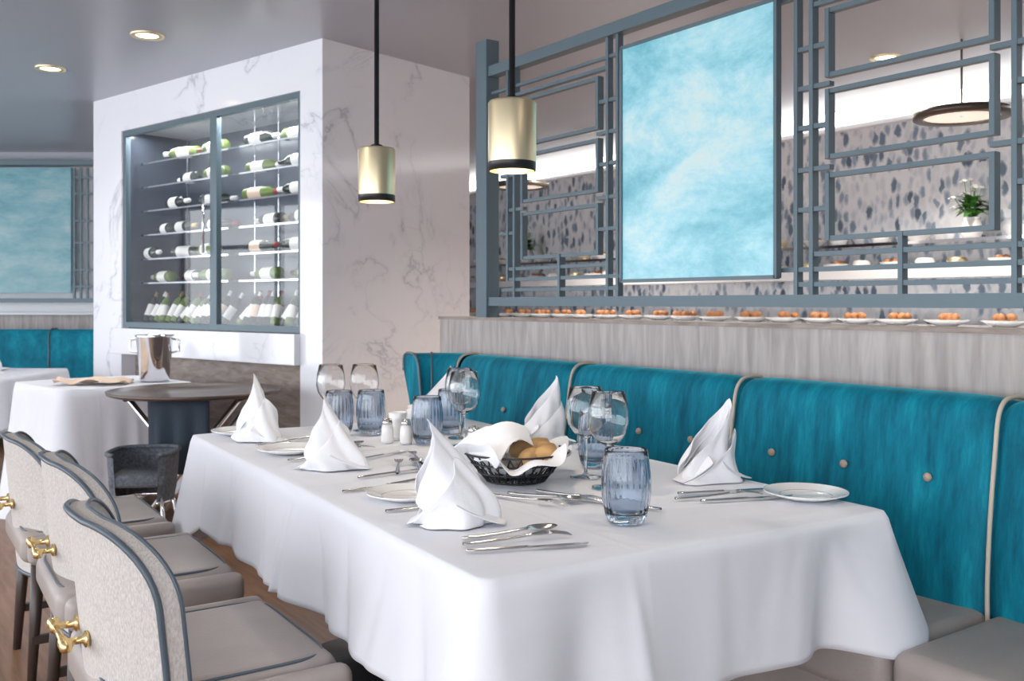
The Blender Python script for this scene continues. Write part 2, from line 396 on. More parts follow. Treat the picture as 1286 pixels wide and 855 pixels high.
# ------------------------------------------------------------------ downlights
def down(x,y,e=25,z=CZ):
    mb=MB(); mb.lathe([(.085,0),(.085,-.008),(.06,-.008),(.055,0)],'champ',n=32,cap=False); mb.lathe([(.056,-.002),(.001,-.002)],'lamp',n=32,cap=False)
    mb.build('ceiling_downlight',loc=(x,y,z))
    l=bpy.data.lights.new('downlight_beam','SPOT'); l.energy=e; l.color=(1,.92,.82); l.spot_size=2.2; l.spot_blend=.8; l.shadow_soft_size=.06
    o=bpy.data.objects.new('downlight_beam',l); link(o); o.location=(x,y,z-.02)
for p in [(1.35,5.18),(1.07,6.25),(.3,3.0),(.2,.8),(1.6,.6),(3.6,3.2),(4.9,3.2),(3.6,1.0),(4.9,1.2),(3.8,5.5),(5.0,6.0)]:
    down(*p,e=28 if p[0]<3 else 210)  # downlights behind the screen are added, and stronger, to brighten that room
# ------------------------------------------------------------------ dining table and cloth
TR=math.radians(-4.2); TC=(1.44,2.26)
tab=empty('dining_table',(TC[0],TC[1],0),TR)
mb=MB(); mb.box((0,0,.725),(.96,1.96,.035),'darkwood',bev=.004)
for sy in (-.6,.6):
    mb.lathe([(.25,0),(.25,.015),(.05,.04),(.04,.1),(.04,.70)],'black',T((0,sy,0)),n=24)
mb.build('table_frame',tab)
def cloth(name,a,b_,ztop,drop,cornerx,parent,nN=480,wav=.014,seed=1,dropf=None,r=.025,mat='cloth',flare=.02,fr=(9,15,26),cfold=.03,skew=0):
    pts=[];L=[2*b_-2*r,2*a-2*r,2*b_-2*r,2*a-2*r]; arc=math.pi/2*r
    tot=sum(L)+4*arc
    cs=[(a-r,b_-r),(-a+r,b_-r),(-a+r,-b_+r),(a-r,-b_+r)]
    for k in range(nN):
        s=tot*k/nN; q=s
        seq=[('r',L[0]),('c0',arc),('t',L[1]),('c1',arc),('l',L[2]),('c2',arc),('b',L[3]),('c3',arc)]
        for nm,l in seq:
            if q<=l: break
            q-=l
        if nm=='r': p=(a,-b_+r+q);n=(1,0);c=min(q,l-q)
        elif nm=='t': p=(a-r-q,b_);n=(0,1);c=min(q,l-q)
        elif nm=='l': p=(-a,b_-r-q);n=(-1,0);c=min(q,l-q)
        elif nm=='b': p=(-a+r+q,-b_);n=(0,-1);c=min(q,l-q)
        else:
            i=int(nm[1]); an=i*math.pi/2+q/r; p=(cs[i][0]+r*math.cos(an),cs[i][1]+r*math.sin(an)); n=(math.cos(an),math.sin(an)); c=0
        pts.append((p,n,c,s))
    rnd=random.Random(seed); ph=[rnd.uniform(0,6.28) for _ in range(6)]
    folds=[(rnd.uniform(0,tot),rnd.uniform(.012,.035),rnd.choice((-1,1))*rnd.uniform(.5,1.2),rnd.uniform(-.14,.14)) for _ in range(int(tot*7))]
    rows=[]
    for k in (.0,.3,.6,.85,.95,.99):
        rows.append([(p[0]*k,p[1]*k,ztop+.0012*math.sin(9*p[0]*k+4*p[1]*k)) for p,n,c,s in pts])
    rows.append([(p[0]+n[0]*.003,p[1]+n[1]*.003,ztop-.002) for p,n,c,s in pts])
    nf=20
    for j in range(1,nf+1):
        f=j/nf; row=[]
        for p,n,c,s in pts:
            w=2*math.pi*s/tot
            A=sum((1/(1+.6*i))*(math.sin(fq*w+ph[i]+.4*f)) for i,fq in enumerate(fr))
            for (s0,wd,am,sl) in folds:
                x_=(s-s0-sl*f)
                if abs(x_)<.12: A+=am*math.exp(-(x_/(wd*(.6+.8*f)))**2)
            wave=wav*A
            cc=math.exp(-(c/.11)**2)
            d=drop if dropf is None else dropf(p,n)
            o=.008+flare*f+wave*f**.95*(1-cc)+cornerx*cc*f**1.1 - cfold*math.exp(-((c-.17)/.06)**2)*f
            z=ztop-.004-d*f-(.11*cc*f*(d/.26)*(0 if p[0]>0 else 1)+.02*cc*f)-.003*math.sin(5*w+ph[3])*f
            row.append((p[0]+n[0]*o,p[1]+n[1]*o,z))
        rows.append(row)
    m=MB(); m.grid(rows,mat,closed=True)
    return m.build(name,parent,solid=.0015)
cloth('tablecloth',.505,1.01,.7485,.255,.065,tab,nN=900,wav=.0125,dropf=lambda p,n: .262 if n[0]<.5 else .225,seed=4,cfold=.04)
# ------------------------------------------------------------------ chairs
def chair(x,y,rz=0,bo=.03,zt=.785):
    e=empty('dining_chair',(x,y,0),rz)
    mb=MB(); mb.box((0.01,0,.435),(.45,.46,.10),'taupe',bev=.035,seg=6); mb.build('seat',e)
    mb=MB()
    pts=[]
    for k in range(64):
        a=2*math.pi*k/64; c,s_=math.cos(a),math.sin(a)
        pts.append((.01+.210*math.copysign(abs(c)**.28,c),.215*math.copysign(abs(s_)**.28,s_),.4805))
    mb.tube(pts,.0035,'trimblue',closed=True); mb.build('seat_piping',e)
    for sy in (-1,1):
        mb=MB(); mb.box((.02,sy*.262,.435),(.44,.055,.085),'taupe',bev=.026,seg=5); mb.build('side_bolster',e)
    z0,z1=.33,zt
    nu,nv=28,32
    def halfw(z):
        w=.265
        zc=z1-.15
        if z>zc: w*= .35+.65*max(0,1-((z-zc)/(z1-zc))**2.2)**(1/2.2)
        elif z<.42: w*= .3+.7*max(0,1-((.42-z)/(.42-z0+.001))**3)**(1/3)
        return max(w,.002)
    def P(u,v,off=0):
        z=z0+(z1-z0)*v; w=halfw(z); yy=u*w
        x_=-.225+bo-.10*(z-.5)+.10*(yy/.27)**2+off
        return (x_,yy,z+.006*(1-u*u)*v)
    vv=[.5-.5*math.cos(math.pi*j/nv) for j in range(nv+1)]
    for nm,off in (('back_outer',-.02),('back_inner',.02)):
        mb=MB(); mb.grid([[P(-1+2*i/nu,v,off) for i in range(nu+1)] for v in vv],'linen'); mb.build(nm,e)
    ring=[(-1,v) for v in vv]+[(-1+2*i/10,1) for i in range(1,10)]+[(1,v) for v in vv[::-1]]+[(1-2*i/10,0) for i in range(1,10)]
    mb=MB(); ra=[P(u,v,-.02) for u,v in ring]; rb=[P(u,v,.02) for u,v in ring]
    mb.grid([ra,rb],'linen',closed=True)
    mb.tube(ra,.0065,'trimblue',closed=True,n=8); mb.tube(rb,.0045,'trimblue',closed=True,n=6); mb.build('back_edge',e)
    mb=MB(); zh=.55; xh=-.25+bo
    for yy in (-.055,.055):
        mb.lathe([(.016,0),(.016,.006),(.007,.010),(.007,.035),(.013,.040),(.013,.050),(.006,.054)],'brass',T((xh+.003,yy,zh))@R(-math.pi/2,4,'Y'),n=16)
    mb.tube([(xh-.04,-.08,zh),(xh-.04,.08,zh)],.007,'brass')
    for yy in (-.08,.08):
        mb.lathe([(.002,-.012),(.010,-.009),(.013,0),(.010,.009),(.002,.012)],'brass',T((xh-.04,yy,zh)),n=14)
    mb.build('brass_handle',e)
    mb=MB()
    for sx in (-1,1):
        for sy in (-1,1):
            mb.lathe([(.013,0),(.022,.39)],'darkwood',T((sx*.18,sy*.19,0))@R(sy*.06,4,'X')@R(-sx*.06,4,'Y'),n=12)
    mb.box((0,.19,.14),(.36,.02,.025),'darkwood'); mb.box((0,-.19,.14),(.36,.02,.025),'darkwood')
    mb.build('legs',e)
    return e
chair(.625,2.03,math.radians(-2)); chair(.68,2.79,math.radians(-3),bo=.05); chair(.70,3.50,math.radians(-2),zt=.76)
# ------------------------------------------------------------------ tableware
TZ=.7515
def wineglass(name='wine_glass'):
    mb=MB()
    o=[(.001,0),(.040,0),(.040,.002),(.012,.006),(.0045,.012),(.0038,.05),(.004,.095),(.008,.101),(.030,.113),(.045,.135),(.051,.160),(.049,.19),(.041,.230),(.0400,.2315)]
    i=[(.0392,.2305),(.0480,.19),(.0500,.160),(.0440,.1355),(.0292,.1145),(.008,.1035),(.001,.103)]
    mb.lathe(o+i,'glass',n=48,cap=False); return mb.build(name)
def tumbler():
    mb=MB(); n=96; K=1.13
    def ring(r,z,rib): return [((K*r+rib*(1 if k%4<2 else -1)*.5)*math.cos(2*math.pi*k/n),(K*r+rib*(1 if k%4<2 else -1)*.5)*math.sin(2*math.pi*k/n),z*K) for k in range(n)]
    pr=[(.001,0,0),(.026,0,0),(.033,.004,0),(.0375,.015,.0008),(.0425,.04,.0014),(.0445,.065,.0014),(.0435,.09,.0014),(.040,.118,.0007),(.039,.132,0),(.038,.1335,0),(.0368,.132,0),(.038,.118,0),(.0415,.09,0),(.0425,.065,0),(.040,.035,0),(.033,.018,0),(.001,.014,0)]
    mb.grid([ring(*p) for p in pr],'tumbler',closed=True); return mb.build('blue_tumbler')
wg=wineglass(); wg.location=(1.54,1.755,TZ)
for p in [(1.585,1.895),(1.62,2.53),(1.70,2.68),(1.53,3.04),(1.43,3.10)]: inst(wg,(*p,TZ))
tb=tumbler(); tb.location=(1.32,1.45,TZ)
for p in [(1.70,1.99),(1.545,2.63),(1.40,2.97),(1.50,2.93),(1.74,2.80)]: inst(tb,(*p,TZ))
def plate(x,y,r=.095,parent=None):
    mb=MB(); k=r/.1
    mb.lathe([(.001,.003),(.055,.003),(.06,.006),(.098,.016),(.1,.017),(.1,.014),(.062,.002),(.058,0),(.001,0)],'porc',Matrix.Scale(k,4),n=48,cap=False)
    mb.lathe([(.056,.0035),(.062,.0068)],'steel',Matrix.Scale(k,4),n=48,cap=False)
    mb.build('bread_plate',loc=(x,y,TZ+.0005))
for p in [(1.83,1.40),(1.08,1.93),(1.12,2.72),(1.14,3.20),(1.86,2.12),(1.89,2.70)]: plate(*p)
def blade(outline,z,th,m,mb,curve=None):
    n=len(outline); c=curve or (lambda x:0)
    vs=[(x,y,z+c(x)) for x,y in outline]+[(x,y,z+c(x)+th) for x,y in outline]
    fs=[list(range(n))[::-1],list(range(n,2*n))]+[[i,(i+1)%n,n+(i+1)%n,n+i] for i in range(n)]
    mb.add(vs,fs,m,smooth=False)
def handle(mb,x0,x1,w0,w1,zc=lambda t:.004):
    rows=[]
    for k in range(13):
        t=k/12; x=x0+(x1-x0)*t; w=w0+(w1-w0)*t
        if k in(0,12): w*=.5
        rows.append([(x,w*math.cos(a*math.pi/4),zc(t)+.0028*math.sin(a*math.pi/4)) for a in range(8)])
    mb.grid(rows,'steel',closed=True)
def knife():
    mb=MB(); handle(mb,-.115,0,.0075,.0055)
    ol=[(0,-.006),(.02,-.009),(.07,-.0105),(.10,-.008),(.115,.001),(.118,.006),(.08,.007),(0,.005)]
    blade(ol,.003,.0015,'steel',mb); return mb.build('table_knife')
def fork():
    mb=MB()
    handle(mb,-.115,.02,.0075,.003,lambda t:.004+.006*t*t)
    c=lambda x:.006+.004*math.sin((x-.02)/.075*3.14)-.0035*(x-.02)/.075
    blade([(.018,-.003),(.03,-.010),(.05,-.0125),(.052,0),(.05,.0125),(.03,.010),(.018,.003)],.003,.0018,'steel',mb,c)
    for q in (-.0108,-.0036,.0036,.0108):
        mb.tube([(x,q*(1 if x<.08 else .95),.004+c(x)) for x in (.048,.06,.075,.09,.098)],.0014,'steel',n=6)
    return mb.build('table_fork')
def spoon():
    mb=MB(); handle(mb,-.115,.02,.0075,.003,lambda t:.004+.006*t*t)
    rows=[]
    for k in range(9):
        rr=k/8; rows.append([(.048+.032*rr*math.cos(a*math.pi/12)*(1+.1*math.cos(a*math.pi/12)),.0205*rr*math.sin(a*math.pi/12),.003+.008*rr**2) for a in range(24)])
    mb.grid(rows,'steel',closed=True); 
    return mb.build('table_spoon',solid=.0012)
kn=knife();fo=fork();sp=spoon()
first={'k':kn,'f':fo,'s':sp}; used=set()
def put(kind,x,y,deg,dz=0):
    o=first[kind]
    if kind not in used: used.add(kind); o.location=(x,y,TZ+dz); o.rotation_euler=(0,0,math.radians(deg)); return
    inst(o,(x,y,TZ+dz),math.radians(deg))
for k,x,y,d in [('s',1.085,1.50,-12),('f',1.06,1.455,-16),('k',1.035,1.40,-22),('k',1.42,1.60,110),
                ('f',1.28,1.72,-75),('s',1.335,1.72,-68),('f',1.385,1.70,-80),
                ('k',1.70,1.46,-22),('f',1.67,1.51,-22),('k',1.72,1.55,-22),
                ('k',1.08,1.80,-10),('f',1.22,2.03,0),('s',1.22,2.09,6),('k',1.10,2.06,-5),
                ('f',1.26,2.30,60),('s',1.31,2.28,66),('k',1.21,2.22,5),('f',1.26,2.62,10),('k',1.17,2.57,0),('s',1.30,2.70,30),('f',1.37,2.40,70),('k',1.32,2.50,20),
                ('k',1.20,2.89,-5),('f',1.26,2.93,-10),('k',1.72,2.20,45),('f',1.75,1.96,50),('k',1.80,1.95,50),('f',1.75,2.58,30),('f',1.60,2.12,70),('k',1.65,2.20,60)]:
    put(k,x,y,d)
def napkin(x,y,rz,h=.205,lean=.25,seed=0):
    rnd=random.Random(seed); mb=MB()
    def sheet(rb,rt,a0,a1,hh,skew,off,exp,drop=.62):
        rows=[];nu,nv=40,20
        for j in range(nv+1):
            v=j/nv; row=[]
            for i in range(nu+1):
                u=-1+2*i/nu; a=math.radians(a0+(a1-a0)*(u+1)/2)
                top=hh*(1-drop*abs(u-skew)**exp)
                z=top*v
                r=rb+(rt-rb)*(z/hh)**1.5
                r*=1+(.11*math.sin(3*a+seed)+.07*math.sin(5*a+v*2+seed*2)+.05*math.sin(9*a+seed*3+3*v))*(1-.3*v)
                zz=z/h
                row.append((r*math.cos(a)*1.15+off[0]+lean*z*zz+.008*math.sin(5*v+seed),r*math.sin(a)*.85+off[1]+.006*math.sin(4*v+seed*2),z))
            rows.append(row)
        mb.grid(rows,'napkin')
    sheet(.060,.018,-160,165,h,.05,(0,0),1.5,.72)
    sheet(.050,.024,-110,140,h*.88,-.2,(-.006,.004),1.2)
    sheet(.074,.040,-140,50,h*.64,.3,(.002,0),1.2,.7)
    rows=[]
    for j in range(9):
        v=j/8; row=[]
        for i in range(13):
            u=-1+2*i/12
            row.append((.02+.095*v,-.01+u*.06*(1-.7*v),.004+.055*(1-v)**1.5*(1-.3*u*u)+.006*math.sin(4*u+seed)*(1-v)))
        rows.append(row)
    mb.grid(rows,'napkin')
    rows=[]
    for j in range(9):
        v=j/8; row=[]
        for i in range(11):
            u=-1+2*i/10
            row.append((-.01-.075*v,-.01+u*.055*(1-.5*v),.003+.07*(1-v)**1.4*(1-.3*u*u)))
        rows.append(row)
    mb.grid(rows,'napkin')
    return mb.build('folded_napkin',solid=.0022,subs=1,loc=(x,y,TZ+.001),rz=math.radians(rz))
for i,(x,y,r_,ln,hh) in enumerate([(1.03,1.66,-40,-.30,.212),(1.107,2.40,-45,-.22,.205),(1.14,3.03,-60,-.25,.215),(1.80,1.68,-20,.18,.205),(1.85,2.44,-30,.15,.215),(1.83,3.06,-40,.2,.215)]):
    napkin(x,y,r_,hh,ln,i)
# bread basket
e=empty('bread_basket',(1.41,1.96,TZ))
mb=MB()
for r,z in [(.075,.003),(.095,.025),(.115,.05),(.135,.075)]:
    mb.tube([(r*math.cos(2*math.pi*k/40),r*math.sin(2*math.pi*k/40),z) for k in range(40)],.0028,'black',closed=True,n=6)
for k in range(30):
    a=2*math.pi*k/30
    for s_ in (.22,-.22):
        mb.tube([((.075+.06*t)*math.cos(a+s_*t),(.075+.06*t)*math.sin(a+s_*t),.003+.072*t) for t in (0,.33,.66,1)],.0018,'black',n=5)
for k in range(10):
    a=math.pi*k/10; mb.tube([(.075*math.cos(a),.075*math.sin(a),.003),(-.075*math.cos(a),-.075*math.sin(a),.003)],.0012,'black',n=5)
mb.build('wire_bowl',e)
rows=[]
for j in range(19):
    rr=j/18; row=[]
    for i in range(80):
        a=2*math.pi*i/80
        rad=.158*rr*(1+.16*rr*math.sin(3*a+.6)+.07*rr*math.sin(7*a))
        z=.012+.085*rr**1.7+rr**2*(.022*math.sin(4*a+1)+.014*math.sin(9*a))-.04*max(0,rr-.8)/.2*(.5+.5*math.sin(3*a+.6))
        row.append((rad*math.cos(a),rad*math.sin(a),z))
    rows.append(row)
mb=MB(); mb.grid(rows,'napkin',closed=True)
rows=[]
for j in range(11):
    v=j/10; row=[]
    for i in range(15):
        u=-1+2*i/14; row.append((-.13+.16*v,.02+u*.12*(1-.5*v),.075+.065*math.sin(math.pi*min(v*1.05,1)*.7)-.03*u*u+.012*math.sin(6*u+4*v)))
    rows.append(row)
mb.grid(rows,'napkin')
rows=[]
for j in range(9):
    v=j/8; row=[]
    for i in range(13):
        u=-1+2*i/12; row.append((.05+u*.06*(1-.5*v)-.03*v,.10-.10*v,.08+.05*math.sin(math.pi*v*.7)-.02*u*u+.008*math.sin(5*u+3*v)))
    rows.append(row)
mb.grid(rows,'napkin'); mb.build('liner_napkin',e,solid=.002,subs=1)
mb=MB()
for (x,y,z,rz) in [(.060,-.03,.072,.3),(.085,.03,.072,1.2),(-.01,-.07,.065,2.2),(.03,.0,.075,.8),(.03,-.08,.07,1.9)]:
    mb.lathe([(.001,-.042),(.015,-.037),(.024,-.018),(.025,.008),(.019,.034),(.001,.042)],'bread',T((x,y,z))@R(rz,4,'Z')@R(1.45,4,'X'),n=16)
mb.build('bread_rolls',e)
def shaker(x,y):
    mb=MB(); mb.lathe([(.018,0),(.020,.01),(.019,.045),(.016,.06)],'porc',n=24); mb.lathe([(.016,.06),(.017,.066),(.013,.078),(.003,.08)],'steel',n=24); mb.build('salt_shaker',loc=(x,y,TZ))
def creamer(x,y,rz=0):
    mb=MB(); mb.lathe([(.001,.001),(.024,0),(.028,.01),(.028,.04),(.024,.062),(.027,.078),(.0255,.078),(.022,.062),(.025,.04),(.001,.01)],'porc',Matrix.Scale(1.15,4),n=28,cap=False)
    mb.tube([(.030,0,.070),(.050,0,.068),(.054,0,.046),(.045,0,.026),(.030,0,.022)],.0035,'porc'); mb.build('creamer_jug',loc=(x,y,TZ),rz=rz)
creamer(1.515,2.77,.5); creamer(1.61,2.82,2.5); creamer(1.67,2.92,1)
shaker(1.45,2.72); shaker(1.49,2.67); shaker(1.57,2.40); shaker(1.545,2.34)
mb=MB(); mb.box((0,0,.004),(.13,.09,.006),'porc'); 
for s_ in (-1,1): mb.box((0,s_*.045,.022),(.13,.004,.04),'porc'); mb.box((s_*.065,0,.022),(.004,.09,.04),'porc')
for k in range(16):
    mb.box((-.055+.0073*k,random.uniform(-.01,.01),.034),(.002,.06,.05),random.choice(['pink','yellow','bluep','label']),R(random.uniform(-.1,.1),4,'X'))
mb.build('sugar_packet_caddy',loc=(1.68,2.36,TZ),rz=.6)
# ------------------------------------------------------------------ wine cabinet (marble)
CA=math.radians(104.5)
cab=empty('wine_cabinet',(2.12,4.70,0),CA)
def cb(name,x0,x1,y0,y1,z0,z1,m,bev=0): return sbox(name,x0,x1,y0,y1,z0,z1,m,cab,bev)
cb('marble_pier_right',0,.189,-1.15,0,0,CZ,'marble')
cb('marble_pier_left',2.114,2.5,-1.15,0,0,CZ,'marble')
cb('marble_header',.189,2.114,-.5,0,2.35,CZ,'marble')
cb('marble_sill',.189,2.2,-.5,.04,.86,1.03,'marble',.004)
cb('base_panel',.189,2.114,-.5,-.10,0,.86,'basewood')
cb('cabinet_back',.189,2.114,-.52,-.50,1.03,2.35,'cabback')
cb('cabinet_side_left',2.10,2.114,-.5,-.05,1.03,2.35,'cabback'); cb('cabinet_side_right',.189,.203,-.5,-.05,1.03,2.35,'cabback')
for i,(x0,x1) in enumerate([(.189,1.044),(1.044,2.114)]):
    mb=MB(); w=.035; z0,z1=1.035,2.35
    mb.box(((x0+x1)/2,-.03,z0+w/2),(x1-x0,.035,w),'lattice'); mb.box(((x0+x1)/2,-.03,z1-w/2),(x1-x0,.035,w),'lattice')
    mb.box((x0+w/2,-.03,(z0+z1)/2),(w,.034,z1-z0-2*w),'lattice'); mb.box((x1-w/2,-.03,(z0+z1)/2),(w,.034,z1-z0-2*w),'lattice')
    mb.add([(x0+w,-.03,z0+w),(x1-w,-.03,z0+w),(x1-w,-.03,z1-w),(x0+w,-.03,z1-w)],[[0,1,2,3]],'pane',smooth=False)
    if i==1: mb.tube([(1.10,.02,1.50),(1.10,.02,1.85)],.008,'chrome')
    mb.build('glass_door',cab)
mb=MB()
for z in (2.13,1.97,1.81,1.65,1.49,1.33):
    mb.add([(.2,-.42,z),(2.1,-.42,z),(2.1,-.10,z),(.2,-.10,z)],[[0,1,2,3]],'pane',smooth=False); mb.box((1.15,-.095,z),(1.9,.006,.010),'chrome')
for x in (.28,.62,.95,1.2,1.6,2.0): mb.box((x,-.42,1.69),(.008,.008,1.3),'chrome')
mb.build('glass_shelves',cab)
BP=[(.001,0),(.036,.001),(.0375,.01),(.0375,.19),(.034,.215),(.018,.245),(.0145,.26),(.0145,.30),(.001,.302)]
mb=MB(); rnd=random.Random(3)
def bottle(mat,kind):
    g='bottle' if kind%4 else 'bottle2'
    mb.lathe(BP,g,mat,n=14); mb.lathe([(.0380,.05),(.0380,.165)],'label' if kind%7 else 'peach',mat,n=14,cap=False)
    mb.lathe([(.0155,.235),(.0155,.304),(.002,.305)],['foilr','foilg','label','label','bottle'][kind%5],mat,n=12,cap=False)
for z in (2.133,1.973,1.813,1.653,1.493,1.333):
    for x0,x1 in ((.24,1.02),(1.09,2.08)):
        x=x0+rnd.uniform(0,.04)
        while x+.30<x1+.02:
            fl=rnd.random()<.5
            m_=T((x if fl else x+.30,-.17+rnd.uniform(-.02,.02),z+.041))@R(rnd.uniform(-.25,.25),4,'Z')@R((math.pi/2 if fl else -math.pi/2),4,'Y')
            bottle(m_,rnd.randint(0,20)); x+=.315+rnd.uniform(0,.04)
x=.25
while x<2.05:
    bottle(T((x,-.13,1.075))@R(.45,4,'X')@R(rnd.uniform(-.7,.7),4,'Y')@Matrix.Scale(.72,4),rnd.randint(0,20)); x+=.07
    if .98<x<1.10: x=1.12
mb.build('wine_bottles',cab)
l=bpy.data.lights.new('cabinet_fill_light','AREA'); l.shape='RECTANGLE'; l.size=1.8; l.size_y=.05; l.energy=18; l.color=(.95,.97,1)  # area lamp added under the cabinet top to brighten the bottles; no fixture
o=bpy.data.objects.new('cabinet_fill_light',l); link(o,cab); o.location=(1.15,-.10,2.33)
# ------------------------------------------------------------------ far dining end (left background)
far=empty('far_partition_wall',(0,0,0),-YAW)
def fb(name,x0,x1,y0,y1,z0,z1,m,bev=0,p=far): return sbox(name,x0,x1,y0,y1,z0,z1,m,p,bev)
fb('upper_wall',-7,-2.2,8.9,9.0,2.47,CZ,'wallgrey'); fb('lower_wall',-7,-2.2,8.8,9.0,0,1.09,'ashwood'); fb('wall_body',-7,-2.2,8.95,9.05,1.09,2.47,'white')
fb('rail_top',-7,-2.2,8.75,8.80,2.46,2.51,'lattice'); fb('rail_bottom',-7,-2.2,8.75,8.80,1.20,1.24,'lattice'); fb('ledge',-7,-2.2,8.72,8.95,1.09,1.11,'white')
fb('art_glass',-5.9,-4.05,8.77,8.79,1.29,2.44,'art2')
mb=MB()
for x in (-4.02,-3.96,-3.90,-3.84): mb.box((x,8.78,1.84),(.018,.02,1.2),'lattice')
for z in (1.35,1.5,1.75,1.95,2.2,2.35): mb.box((-3.93,8.78,z),(.2,.018,.016),'lattice')
mb.build('lattice_strip',far)
fb2=empty('far_banquette',(0,0,0),-YAW)
fb('back_rest',-7,-2.8,8.15,8.35,.40,.97,'velvet',.05,fb2); fb('seat',-7,-2.8,7.7,8.2,.1,.46,'taupe',.03,fb2)
mb=MB()
for x in (-5.6,-4.75,-3.95,-3.1): mb.tube([(x,8.148,.45),(x,8.148,.94),(x,8.20,.975),(x,8.3,.975)],.008,'lattice')
mb.build('piping',fb2)
def vase(name,x,y,z,k=1,leaf=True,fl=20,seed=2):
    m=MB(); r_=random.Random(seed)
    m.lathe([(.04,0),(.055,.03),(.05,.07),(.04,.10),(.045,.11)],'porc',Matrix.Scale(k,4),n=20)
    for i in range(fl):
        a=r_.uniform(0,6.28); rr=r_.uniform(0,.11)*k; zz=(.16+r_.uniform(0,.16))*k
        m.tube([(0,0,.10*k),(rr*.5*math.cos(a),rr*.5*math.sin(a),.15*k),(rr*math.cos(a),rr*math.sin(a),zz)],.002,'green',n=5)
        for q in range(5):
            b2=q*1.256; m.box((0,0,0),(.03*k,.016*k,.003),'flower',T((rr*math.cos(a),rr*math.sin(a),zz))@R(b2,4,'Z')@R(.5,4,'Y')@T((.014*k,0,0)),bev=.001)
    if leaf:
        for i in range(50):
            a=r_.uniform(0,6.28); L=r_.uniform(.08,.15)*k; w=.02*k
            m.add([(0,0,0),(L*.5,w,L*.3),(L,0,L*.1),(L*.5,-w,L*.3)],[[0,1,2,3]],'green',T((0,0,(.10+r_.uniform(0,.05))*k))@R(a,4,'Z')@R(r_.uniform(-.7,.2),4,'Y'))
    m.build(name,loc=(x,y,z))
# service table with bucket
t2=empty('service_table',(1.26,5.76,0),.15)
mb=MB(); mb.lathe([(.25,0),(.25,.02),(.04,.04),(.04,.73)],'black',n=20); mb.build('pedestal',t2)
cloth('tablecloth',.36,.38,.75,.66,.07,t2,nN=500,wav=.022,seed=5,dropf=lambda p,n:.60,r=.06,flare=.04,fr=(8,13,21))
def crumple(name,x,y,z,sx,sy,mat,rz=0,seed=1):
    m=MB(); rows=[]
    for j in range(21):
        row=[]
        for i in range(21):
            u=-1+i/10; v=-1+j/10
            row.append((u*sx*(1-.1*v*v),v*sy*(1+.1*math.sin(3*u)),.006+.02*abs(math.sin(2.3*u+seed)*math.cos(2.7*v+seed*2))+.008*math.sin(6*u+5*v)))
        rows.append(row)
    m.grid(rows,mat); return m.build(name,loc=(x,y,z),rz=rz,solid=.003)
crumple('peach_cloth_napkin',1.18,5.62,.76,.20,.12,'peach',-.5)
mb=MB(); mb.lathe([(.001,.0),(.075,0),(.08,.01),(.10,.25),(.108,.262),(.104,.262),(.094,.25),(.075,.012),(.001,.01)],'chrome',n=36,cap=False)
mb.tube([(.10,0,.24),(.135,0,.23),(.135,0,.17),(.09,0,.16)],.006,'chrome'); mb.tube([(-.10,0,.24),(-.135,0,.23),(-.135,0,.17),(-.09,0,.16)],.006,'chrome')
mb.build('ice_bucket',loc=(1.50,5.60,.755),rz=-.5)
# tray stand
ts=empty('tray_stand',(1.52,4.92,0),-.62)
mb=MB(); mb.lathe([(.001,.735),(.42,.735),(.44,.742),(.445,.758),(.435,.758),(.425,.748),(.001,.746)],'tray',Matrix.Diagonal((.96,.96,1,1)),n=64,cap=False); mb.build('round_tray',ts)
mb=MB()
for sy in (-.18,.18):
    mb.tube([(-.30,sy,.0),(.28,sy,.73)],.014,'chrome',n=10); mb.tube([(.30,sy*.9,.0),(-.28,sy*.9,.73)],.014,'chrome',n=10)
for sx in (-.28,.28): mb.tube([(sx,-.2,.725),(sx,.2,.725)],.012,'darkwood')
mb.tube([(.0,-.2,.37),(.0,.2,.37)],.008,'black')
mb.build('folding_legs',ts)
rows=[]
for j in range(12):
    v=j/11; rows.append([(-.16+.30*i/16+.012*math.sin(i*1.3)*v,-.22+.025*math.sin(i*1.1+1)*v,.725-.36*v) for i in range(17)])
mb=MB(); mb.grid(rows,'darkcloth'); mb.build('charcoal_drape',ts,solid=.003)
# wicker chair: tub seat, low curved back, splayed chrome legs
wc=empty('wicker_armchair',(1.17,4.55,0),-.5)
mb=MB()
mb.box((0,0,.40),(.25,.25,.06),'weave',bev=.02,seg=4)
rows=[]
for (z,k) in ((.30,.90),(.36,.98),(.44,1.02),(.52,1.05)):
    rows.append([(.14*k*math.copysign(abs(math.cos(a))**.6,math.cos(a)),.14*k*math.copysign(abs(math.sin(a))**.6,math.sin(a)),z) for a in [math.radians(-60+300*q/40) for q in range(41)]])
mb.grid(rows,'weave')
mb.tube(rows[-1],.010,'weave'); mb.tube(rows[0],.008,'chrome')
for sx in (-.09,.09):
    for sy in (-.09,.09): mb.tube([(sx,sy,.38),(sx*1.7,sy*1.7,0)],.009,'chrome')
mb.build('frame',wc)
# far dining table left
t3=empty('far_dining_table',(.64,7.0,0),-YAW)
mb=MB(); mb.lathe([(.25,0),(.25,.02),(.04,.04),(.04,.73)],'black',n=20); mb.build('pedestal',t3)
cloth('tablecloth',.5,.5,.75,.28,.04,t3,nN=400,wav=.012,seed=9,r=.05,dropf=lambda p,n:.28)
napkin(.80,6.80,-40,.2,.1,11).location.z=.7535
for p_ in ((.60,6.9),(.88,7.12)): plate(*p_)
